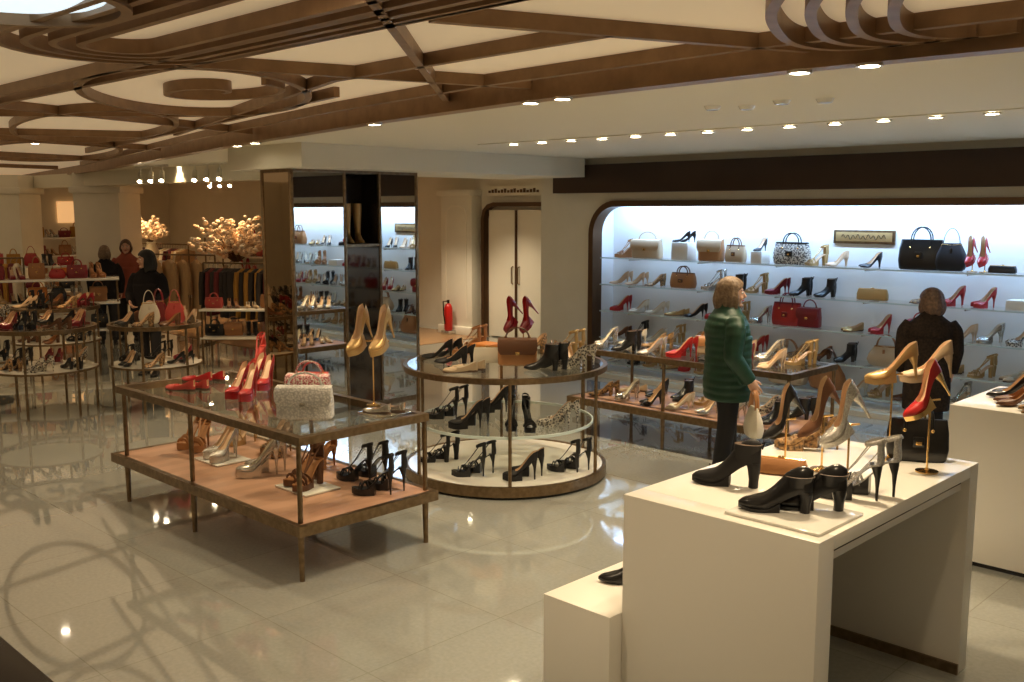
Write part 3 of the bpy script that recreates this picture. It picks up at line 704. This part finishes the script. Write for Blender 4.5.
# ------------------------------------------------------------------ wall shelf goods
YS = 10.26
for a in (('handbag', -7.58, 4, 5, .42, .24, .14, 'flap', 'beige', 'beige'), ('handbag', -6.62, 4, 5, .32, .26, .14, 'flap', 'tan', 'beige'),
          ('handbag', -6.28, 4, -5, .28, .20, .12, 'tote', 'beige', 'brown'), ('handbag', -5.55, 4, 0, .44, .25, .16, 'tote', 'snake', 'bk'),
          ('handbag', -4.08, 4, 0, .46, .31, .16, 'tote', 'bk', 'bk'), ('handbag', -3.78, 4, 20, .30, .28, .12, 'hobo', 'bksuede', 'bk'),
          ('clutch_bag', -3.28, 4, 0, .26, .07, .08, 'clutch', 'bk'), ('handbag', -7.02, 3, 0, .36, .19, .14, 'tote', 'tan', 'brown'),
          ('clutch_bag', -4.58, 3, 0, .34, .12, .08, 'clutch', 'goldl'), ('handbag', -5.58, 2, 0, .36, .26, .15, 'tote', 'red', 'burg'),
          ('handbag', -5.30, 2, 0, .26, .22, .13, 'flap', 'burg', 'burg'), ('handbag', -4.05, 2, 0, .24, .18, .12, 'flap', 'red', 'red'),
          ('handbag', -5.55, 0, 0, .50, .34, .18, 'hobo', 'beige', 'tan'), ('handbag', -5.06, 0, 0, .42, .30, .17, 'hobo', 'tan', 'brown'),
          ('handbag', -6.2, 0, 0, .38, .24, .16, 'tote', 'brown', 'brown'), ('handbag', -4.4, 1, 0, .40, .22, .16, 'hobo', 'beige', 'tan'),
          ('handbag', -1.9, 4, 0, .38, .24, .16, 'tote', 'tan', 'brown'), ('handbag', -1.2, 2, 0, .38, .24, .16, 'flap', 'bk', 'bk')):
    put_bag(a[0], a[1], YS, ZS[a[2]]+.0003, *a[3:])
mb = MB(); mb.add(rbox(-7.14, -6.90, 10.16, 10.36, 1.5853, 1.80, .003), 'paper'); mb.add(rbox(-6.02, -5.88, 10.16, 10.36, 1.5853, 1.72, .003), 'paper')
mb.add(rbox(-3.20, -2.95, 10.16, 10.36, 1.2353, 1.33, .003), 'paper'); mb.build('display_boxes')
mb = MB()
def shf(zi, x, k, yaw=None, s=1.05, gap=.1, dz=0): pair(mb, shoe(*k), x, YS, ZS[zi]+.0003+dz, random.uniform(215, 240) if yaw is None else yaw, gap, s)
shf(4, -7.02, PUMPS[0], 200, .9, .06, .2153)
mb.addl(shoe(*PUMPS[0]), TR(-5.96, YS, 1.7203, -95)); shf(4, -5.25, PUMPS[8]); shf(4, -4.62, PUMPS[0])
for x in (-7.95, -5.0, -2.75, -2.4, -1.5, -1.1, -.7, -.3, .1, .5, .9): shf(4, x, random.choice(SHELFMIX))
used = {3: [-7.02, -4.58, -3.08], 2: [-5.58, -5.30, -4.05, -1.2], 1: [-4.4], 0: [-5.55, -5.06, -6.2]}
for zi in (3, 2, 1, 0):
    x = -8.0
    while x < 1.2:
        if all(abs(x-u) > .30 for u in used[zi]):
            k = random.choice(SHELFMIX if zi != 2 else SHELFMIX + [PUMPS[2]]*2 + [PUMPS[0]]*3)
            if zi == 3 and abs(x+3.56) < .15: k = PUMPS[2]
            if zi == 2 and abs(x+4.4) < .15: k = PUMPS[2]
            shf(zi, x, k)
        x += random.uniform(.25, .31)
mb.build('shelf_shoes')
for x in (-3.56, -3.44): shoe_stand('red_court_shoe_on_stand', shoe('pump','red',.11,.03,'nude','sti'), x, 10.24, 1.5853, .16, -100, 40)
mb = MB(); mb.add(rbox(-5.15, -4.45, 10.455, 10.4795, 1.83, 1.98, .004), 'bronze'); mb.add(rbox(-5.12, -4.48, 10.450, 10.456, 1.855, 1.955, .002), 'goldl')
mb.add(tube([(-5.05 + .5*i/60, 10.447, 1.905 + .022*sin(i*.9) + .008*sin(i*.37)) for i in range(61)], .003, 5), 'black'); mb.build('nameplate_sign')

# ------------------------------------------------------------------ left department
def column(name, x, y, w_):
    mb = MB(); T = TR(x, y, 0, 40); h = w_/2
    mb.add(rbox(-h, h, -h, h, 0, 2.859, .02), 'wall', T); mb.add(rbox(-h-.05, h+.05, -h-.05, h+.05, 2.5, 2.62, .02), 'wall', T)
    mb.add(rbox(-h-.04, h+.04, -h-.04, h+.04, 0, .16, .01), 'wall', T); return mb.build(name)
column('column', -17.85, 7.75, .85); column('column', -20.3, 6.95, .75)
def garment(m, w_=.44, h_=.9):
    out = [(vloft([(0,0,0,.03,.03),(0,0,-.03,.04,w_*.25),(0,0,-.06,.05,w_*.45),(0,0,-.2,.05,w_*.44),(0,0,-h_*.5,.045,w_*.42),(0,0,-h_,.065,w_*.55)], 24, 2.4, .06, 7), m)]
    for sg in (-1, 1): out.append((tube([(0, sg*w_*.40, -.06), (.01, sg*w_*.52, -.25), (.01, sg*w_*.55, -.58)], [.045, .045, .04], 10), m))
    out.append((tube([(0,0,0),(0,0,.05),(.02,0,.07),(.0,0,.09)], .004, 6), 'silver')); return out
def rack(name, x, y, yaw, L, ms, z=1.45, h_=.85, turn=0):
    mb = MB(); T = TR(x, y, 0, yaw)
    mb.add(tube([(-L/2,0,z),(L/2,0,z)], .014, 10), 'bronze', T)
    for s_ in (-1, 1):
        mb.add(tube([(s_*L/2,0,0.02),(s_*L/2,0,z)], .014, 10), 'bronze', T); mb.add(rbox(s_*L/2-.02, s_*L/2+.02, -.25, .25, 0, .03, .004), 'bronze', T)
    n = int(L/(.085 if not turn else .26))
    for i in range(n):
        mb.addl(garment(ms[(i*7//3) % len(ms)], random.uniform(.4,.48), h_*random.uniform(.85, 1.1)), T @ TR(-L/2+.1+i*(L-.2)/max(1,n-1), 0, z-.085, random.uniform(-8, 8)+turn))
    return mb.build(name)
rack('clothes_rack', -15.6, 8.0, 25, 1.3, ['g1','g5','g1','g1'], 1.45, 1.0, 60)
rack('clothes_rack', -14.2, 8.25, 30, 1.3, ['g3','g3','g2','g4','g3'], 1.35, .8)
rack('clothes_rack', -12.6, 8.6, 40, 1.2, ['g3','g2','g3','g1'], 1.4, .9)
rack('clothes_rack', -13.7, 9.7, 40, 1.2, ['g4','g3','g1'], 1.5, .9)
rack('clothes_rack', -19.5, 9.6, 10, 1.6, ['g2','g5','g3','g1'], 1.5, .9)
rack('clothes_rack', -16.7, 5.1, 60, 1.4, ['g2','g3','g4','g5'], 1.45, .8)
mb = MB(); fx, fy = -16.6, 9.3
mb.add(rbox(fx-.9, fx+.9, fy-.35, fy+.35, .82, .88, .006), 'wood')
for sx in (-1, 1):
    for sy in (-1, 1): mb.add(box(fx+sx*.84-.03, fx+sx*.84+.03, fy+sy*.29-.03, fy+sy*.29+.03, 0, .82), 'wood')
mb.build('console_table')
def flowers(name, x, y, z, R=.8, n=60):
    mb = MB(); mb.add(lathe([(.08, z), (.13, z+.08), (.14, z+.2), (.08, z+.34), (.10, z+.38)], 24, x, y), 'cream')
    for i in range(n):
        a = random.uniform(0, 2*pi); e = random.uniform(.25, 1.0); L_ = R*random.uniform(.6, 1.0)
        p0 = Vector((x, y, z+.35)); p2 = p0 + Vector((cos(a)*L_*e, sin(a)*L_*e, L_*(1.05-.7*e))); p1 = p0.lerp(p2, .5) + Vector((0, 0, .1))
        mb.add(tube([p0, p1, p2], [.007, .005, .002], 5), 'twig')
        for k in range(9):
            t = .35 + .65*k/8; q = (p0*(1-t)**2 + p1*2*t*(1-t) + p2*t*t) + Vector((random.uniform(-.05,.05), random.uniform(-.05,.05), random.uniform(-.04,.05)))
            r_ = random.uniform(.03, .055); mb.add(sph(q, r_, r_, r_*.7, 6, 4), 'blossom')
    return mb.build(name)
flowers('blossom_arrangement', fx+.5, fy, .8803, 1.15, 75); flowers('blossom_arrangement', -18.6, 8.9, 1.2003, .6, 40)
mb = MB(); mb.add(rbox(-18.9, -18.3, 8.6, 9.2, 0, 1.2, .01), 'plinth'); mb.build('pedestal')
def gondola(name, x, y, yaw, L, tiers):
    mb = MB(); T = TR(x, y, 0, yaw)
    for z in tiers: mb.add(rbox(-L/2, L/2, -.25, .25, z-.03, z, .004), 'plate', T)
    for sx in (-1, 1):
        for sy in (-1, 1): mb.add(box(sx*(L/2-.03)-.012, sx*(L/2-.03)+.012, sy*.22-.012, sy*.22+.012, 0, tiers[-1]), 'bronze', T)
    mb.build(name)
    mg = MB()
    for z in tiers:
        u_ = -L/2+.15
        while u_ < L/2-.1:
            if random.random() < .55: mg.addl(bag(random.uniform(.2,.3), random.uniform(.14,.24), .1, random.choice(['tote','hobo','flap']), random.choice(['red','coral','tan','cream','g4','burg','orange','bk'])), T @ TR(u_, 0, z+.0003, random.uniform(-15, 15)))
            else: pair(mg, rshoe(), *(T @ Vector((u_, 0, z+.0003)))[:], yaw-70, .1)
            u_ += .27
    mg.build('accessory_display')
gondola('shelving_unit', -14.9, 5.6, 66, 1.8, [.45, .85, 1.2]); gondola('shelving_unit', -17.8, 6.1, 66, 2.0, [.45, .85, 1.25]); gondola('shelving_unit', -12.6, 7.4, 45, 1.2, [.4, .8])
gondola('shelving_unit', -22.6, 8.5, 88, 3.5, [.4, .8, 1.2, 1.6]); gondola('shelving_unit', -22.6, 4.8, 88, 2.6, [.4, .8, 1.2, 1.6])
gondola('shelving_unit', -19.0, 11.55, 0, 4.0, [.4, .8, 1.2, 1.6])
mb = MB()
for y in (5.2, 7.6, 10.0): mb.add(rbox(-23.99, -23.9, y-.8, y+.8, 1.9, 2.4, .01), 'amber')
mb.build('backlit_wall_panels')
def track(name, x, y):
    mb = MB(); mb.add(box(x-.5, x+.5, y-.02, y+.02, 2.83, 2.8595), 'plate')
    for d in (-.35, .0, .35):
        mb.add(tube([(x+d, y, 2.83), (x+d, y, 2.72)], .012, 8), 'plate'); mb.add(tube([(x+d-.05, y+.02, 2.76), (x+d+.05, y-.05, 2.62)], [.035, .045], 14), 'lampring'); mb.add(tube([(x+d+.05, y-.05, 2.621), (x+d+.052, y-.053, 2.615)], .03, 14), 'lamp')
    return mb.build(name)
track('track_spotlight', -12.9, 7.05); track('track_spotlight', -16.2, 9.1); track('track_spotlight', -14.2, 6.85)

# ------------------------------------------------------------------ people
def resample(P, rad, n):
    P = [Vector(p) for p in P]; d = [0]
    for a, b in zip(P, P[1:]): d.append(d[-1] + (b-a).length)
    o = []; r = []
    for i in range(n+1):
        s = d[-1]*i/n
        for k in range(len(P)-1):
            if s <= d[k+1] + 1e-9:
                t = (s-d[k])/(d[k+1]-d[k]); o.append(P[k].lerp(P[k+1], t)); r.append(rad[k]*(1-t)+rad[k+1]*t); break
    return o, r, d[-1]
def limb(P, rad, n=26, quilt=0, per=.055, seg=16):
    pts, r, L_ = resample(P, rad, n)
    for _ in range(2):
        pts = [pts[0]] + [(pts[i-1] + pts[i]*2 + pts[i+1])/4 for i in range(1, len(pts)-1)] + [pts[-1]]
    if quilt: r = [a*(1 + quilt*abs(sin(pi*(L_*i/n)/per))) for i, a in enumerate(r)]
    return tube(pts, r, seg)
def remesh(ob, vox, sm=3):
    m_ = ob.modifiers.new('remesh', 'REMESH'); m_.mode = 'VOXEL'; m_.voxel_size = vox; m_.use_smooth_shade = True
    s_ = ob.modifiers.new('smooth', 'SMOOTH'); s_.factor = .5; s_.iterations = sm
def hand_parts(side):
    out = [tube([(0,0,.01),(0,0,-.03),(.0,0,-.06),(0,0,-.088)], [(.024,.017),(.036,.016),(.041,.014),(.038,.011)], 12, up=(1,0,0))]
    for i, (x, L_) in enumerate(((.030, .066), (.010, .074), (-.010, .069), (-.029, .054))):
        c = .012 + .004*i
        P = [(x*.9,0,-.07), (x,0,-.09), (x*1.05, -side*c*.6, -.09-L_*.45), (x*1.05, -side*c*1.8, -.09-L_*.78), (x*1.03, -side*c*3.0, -.09-L_*.98)]
        out.append(tube(P, [.0095,.0092,.0085,.0078,.006], 8, up=(1,0,0)))
    out.append(tube([(.022, -side*.004, -.02), (.045, -side*.010, -.045), (.056, -side*.016, -.070), (.058, -side*.022, -.092)], [.013,.0115,.0095,.007], 8))
    return out
def person(name, x, y, yaw, H_, top, legs, hairm, hem=.65, quilt=0, arms=None, hairlen=.14, bulk=1.0, collar=.07, legr=1.0, headturn=0, shoes='bk', foot_d=.06, hairvol=1.0):
    root = bpy.data.objects.new(name, None); SC.collection.objects.link(root)
    root.location = (x, y, 0); root.rotation_euler = (0, 0, radians(yaw)); k = H_/1.64; root.scale = (k, k, k)
    mb = MB()
    for s_, fx in ((1, foot_d), (-1, -foot_d)):
        mb.add(limb([(0, s_*.085, .90), (fx*.45+.01, s_*.092, .47), (fx-.01, s_*.10, .07)], [.095*legr, .070*legr, .058*legr], 20), legs)
    mb.add(vloft([(0,0,.80,.09,.13),(0,0,.88,.11,.155),(0,0,.98,.10,.145),(0,0,1.05,.08,.12)], 20), legs)
    ob = mb.build('trousers', root); remesh(ob, .013, 4)
    mb = MB()
    for s_, fx in ((1, foot_d), (-1, -foot_d)): mb.addl(shoe('boot', shoes, .02, .004, 'sole', 'blk', .25, None, 'round'), TR(fx+.055, s_*.10, 0, s_*7))
    mb.build('boots', root)
    prof = [(hem,.140,.188),(hem+.12,.148,.192),(.92,.142,.184),(1.05,.138,.180),(1.18,.140,.188),(1.27,.130,.192),(1.34,.108,.165),(1.385,.085,.110),(1.42,.070,.078),(1.42+collar,.073,.078)]
    rings = []; n = 60
    for i in range(n+1):
        z = prof[0][0] + (prof[-1][0]-prof[0][0])*i/n
        rx = interp([(a,b) for a,b,c in prof], z)*bulk; ry = interp([(a,c) for a,b,c in prof], z)*bulk
        q = 1 + quilt*abs(sin(pi*(z-hem)/.058)) if z < 1.40 else 1 + quilt*.6*abs(sin(pi*(z-hem)/.036))
        rings.append((-.015 if z > 1.2 else 0.0, 0, z, rx*q, ry*q))
    mb = MB(); mb.add(vloft(rings, 32, 2.2), top)
    arms = arms or {1: ((-.03, .245, 1.07), (.07, .235, .86)), -1: ((-.03, -.245, 1.07), (.07, -.235, .86))}
    for s_ in (1, -1):
        e_, w_ = arms[s_]; mb.add(limb([(-.01, s_*.15*bulk, 1.325), (-.015, s_*.20*bulk, 1.25), e_, w_], [.062*bulk, .064*bulk, .056*bulk, .044*bulk], 36, quilt*1.2), top)
    ob = mb.build('coat', root); remesh(ob, .009, 2)
    for s_ in (1, -1):
        e_, w_ = [Vector(a) for a in arms[s_]]; d = (w_-e_).normalized()
        rot = Vector((0, 0, -1)).rotation_difference(d).to_matrix().to_4x4()
        mb = MB()
        for p_ in hand_parts(s_): mb.add(p_, 'skin', Matrix.Translation(w_ - d*.005) @ rot)
        ob = mb.build('hand', root); remesh(ob, .0035, 1)
    hd = bpy.data.objects.new('head', None); SC.collection.objects.link(hd); hd.parent = root; hd.location = (.01, 0, 1.525); hd.rotation_euler = (0, 0, radians(headturn))
    R = []
    for i in range(25):
        a = -pi/2 + pi*i/24; a = max(min(a, pi/2-.06), -pi/2+.06); z = .115*sin(a); rx = .094*cos(a); ry = .074*cos(a); cx_ = 0
        if z < 0: t = -z/.115; ry *= 1-.18*t; cx_ = .018*t; rx *= 1-.10*t
        R.append((cx_, 0, z, rx, ry))
    mb = MB(); mb.add(vloft(R, 28, 2.15), 'skin')
    mb.add(tube([(-.02,0,-.17),(-.012,0,-.10),(0,0,-.04)], [.056,.052,.055], 16), 'skin')
    mb.add(tube([(.088,0,.022),(.100,0,.0),(.112,0,-.022),(.096,0,-.032)], [.008,.010,.014,.010], 10), 'skin')
    mb.add(sph((.070,0,-.092), .026,.030,.020), 'skin')
    for s_ in (1, -1):
        mb.add(sph((.0, s_*.074, -.008), .018,.009,.030), 'skin'); mb.add(sph((.072, s_*.032, -.030), .022,.022,.022), 'skin')
    ob = mb.build('face', hd); remesh(ob, .0055, 3)
    mb = MB()
    for s_ in (1, -1):
        mb.add(sph((.083, s_*.030, .008), .012,.014,.010), 'eye'); mb.add(sph((.093, s_*.030, .008), .004,.006,.006), 'iris')
        mb.add(tube([(.088, s_*.014, .030),(.093, s_*.03, .036),(.080, s_*.048, .031)], .0035, 6), hairm)
    mb.add(tube([(.088,-.022,-.057),(.098,-.008,-.054),(.099,0,-.056),(.098,.008,-.054),(.088,.022,-.057)], [(.003,.003),(.006,.006),(.006,.006),(.006,.006),(.003,.003)], 8), 'lip')
    mb.build('features', hd)
    rows = 26; cols = 44; v = []; f = []; hv = hairvol
    for i in range(rows+1):
        t = i/rows; op = radians(58)*sst((t-.30)/.18)
        for j in range(cols+1):
            a = op + (2*pi-2*op)*j/cols
            wv = hv*(1 + .022*sin(a*17+t*3) + .018*sin(a*9+t*6))
            if t < .5:
                ph = (t/.5)*pi/2; rr = sin(max(ph, .02)); z = .112*hv*cos(ph)+.018
                px, py = -.008 + .108*rr*cos(a)*wv, .090*rr*sin(a)*wv
            else:
                u_ = (t-.5)/.5; z = .018 - hairlen*u_*(1+.06*sin(a*7)); q = 1 + .14*sin(u_*pi*.9) - .16*u_*u_
                px, py = -.010 + .108*q*cos(a)*wv, .092*q*sin(a)*wv
            v.append((px, py, z))
    for i in range(rows):
        for j in range(cols):
            a = i*(cols+1)+j; f.append((a, a+1, a+cols+2, a+cols+1))
    mb = MB(); mb.add((v, f), hairm); ob = mb.build('hair', hd, 80)
    s_ = ob.modifiers.new('thick', 'SOLIDIFY'); s_.thickness = .014; s_.offset = -1
    return root
green_arms = {1: ((-.02, .28, 1.06), (.14, .25, .90)), -1: ((-.05, -.29, 1.06), (.10, -.27, .86))}
person('woman_green_jacket', -4.23, 6.84, 48, 1.65, 'jacketg', 'trouser', 'hairgrey', .68, .045, green_arms, .16, 1.24, .09, 1.08, -14, 'bk', .07, 1.10)
put_bag('shopping_handbag', -3.92, 6.74, .43, 140, .26, .24, .11, 'hobo', 'cream', 'tan')
person('woman_dark_coat', -3.32, 8.62, 120, 1.51, 'fur', 'trouser', 'hairbrown', .50, .0, None, .13, 1.12, .05, .95, 45, 'bk', .06, 1.12)
person('woman_black_coat', -12.6, 5.95, -50, 1.66, 'blackcloth', 'trouser', 'hairblack', .60, .0, {1: ((.02,.245,1.07),(.20,.15,.98)), -1: ((.02,-.245,1.07),(.20,-.15,.98))}, .17, 1.0, .05, 1, -50, 'bk', .06, 1.1)
person('shopper_rust_coat', -16.3, 7.35, -30, 1.70, 'redcloth', 'trouser', 'hairbrown', .7, .0, None, .10, 1.0, .05)
person('shopper_dark_coat', -16.0, 6.85, 160, 1.62, 'blackcloth', 'trouser', 'hairgrey', .7, .0, None, .12, 1.0, .05)
person('shopper_taupe_coat', -19.3, 5.7, 10, 1.65, 'greycloth', 'trouser', 'hairbrown', .7, .0, None, .12, 1.0, .05)
mb = MB(); mb.add(rbox(-6.5, -4.1, 1.30, 1.55, 0, .10, .02), 'black'); mb.build('escalator_kerb')

# ------------------------------------------------------------------ camera / world
cam = bpy.data.cameras.new('camera'); cam.sensor_width = 36; cam.lens = 36*980/1024; cam.clip_end = 200
co = bpy.data.objects.new('camera', cam); co.location = (0, 0, 2.2)
pitch = math.atan(131/980)
co.rotation_euler = (radians(90) - pitch, 0, radians(44.3)); SC.collection.objects.link(co); SC.camera = co
w = bpy.data.worlds.new('world'); w.use_nodes = True; w.node_tree.nodes['Background'].inputs[0].default_value = (1, .8, .55, 1); w.node_tree.nodes['Background'].inputs[1].default_value = .3; SC.world = w
SC.view_settings.view_transform = 'Standard'; SC.view_settings.look = 'None'; SC.view_settings.exposure = -0.05; SC.view_settings.gamma = 0.92
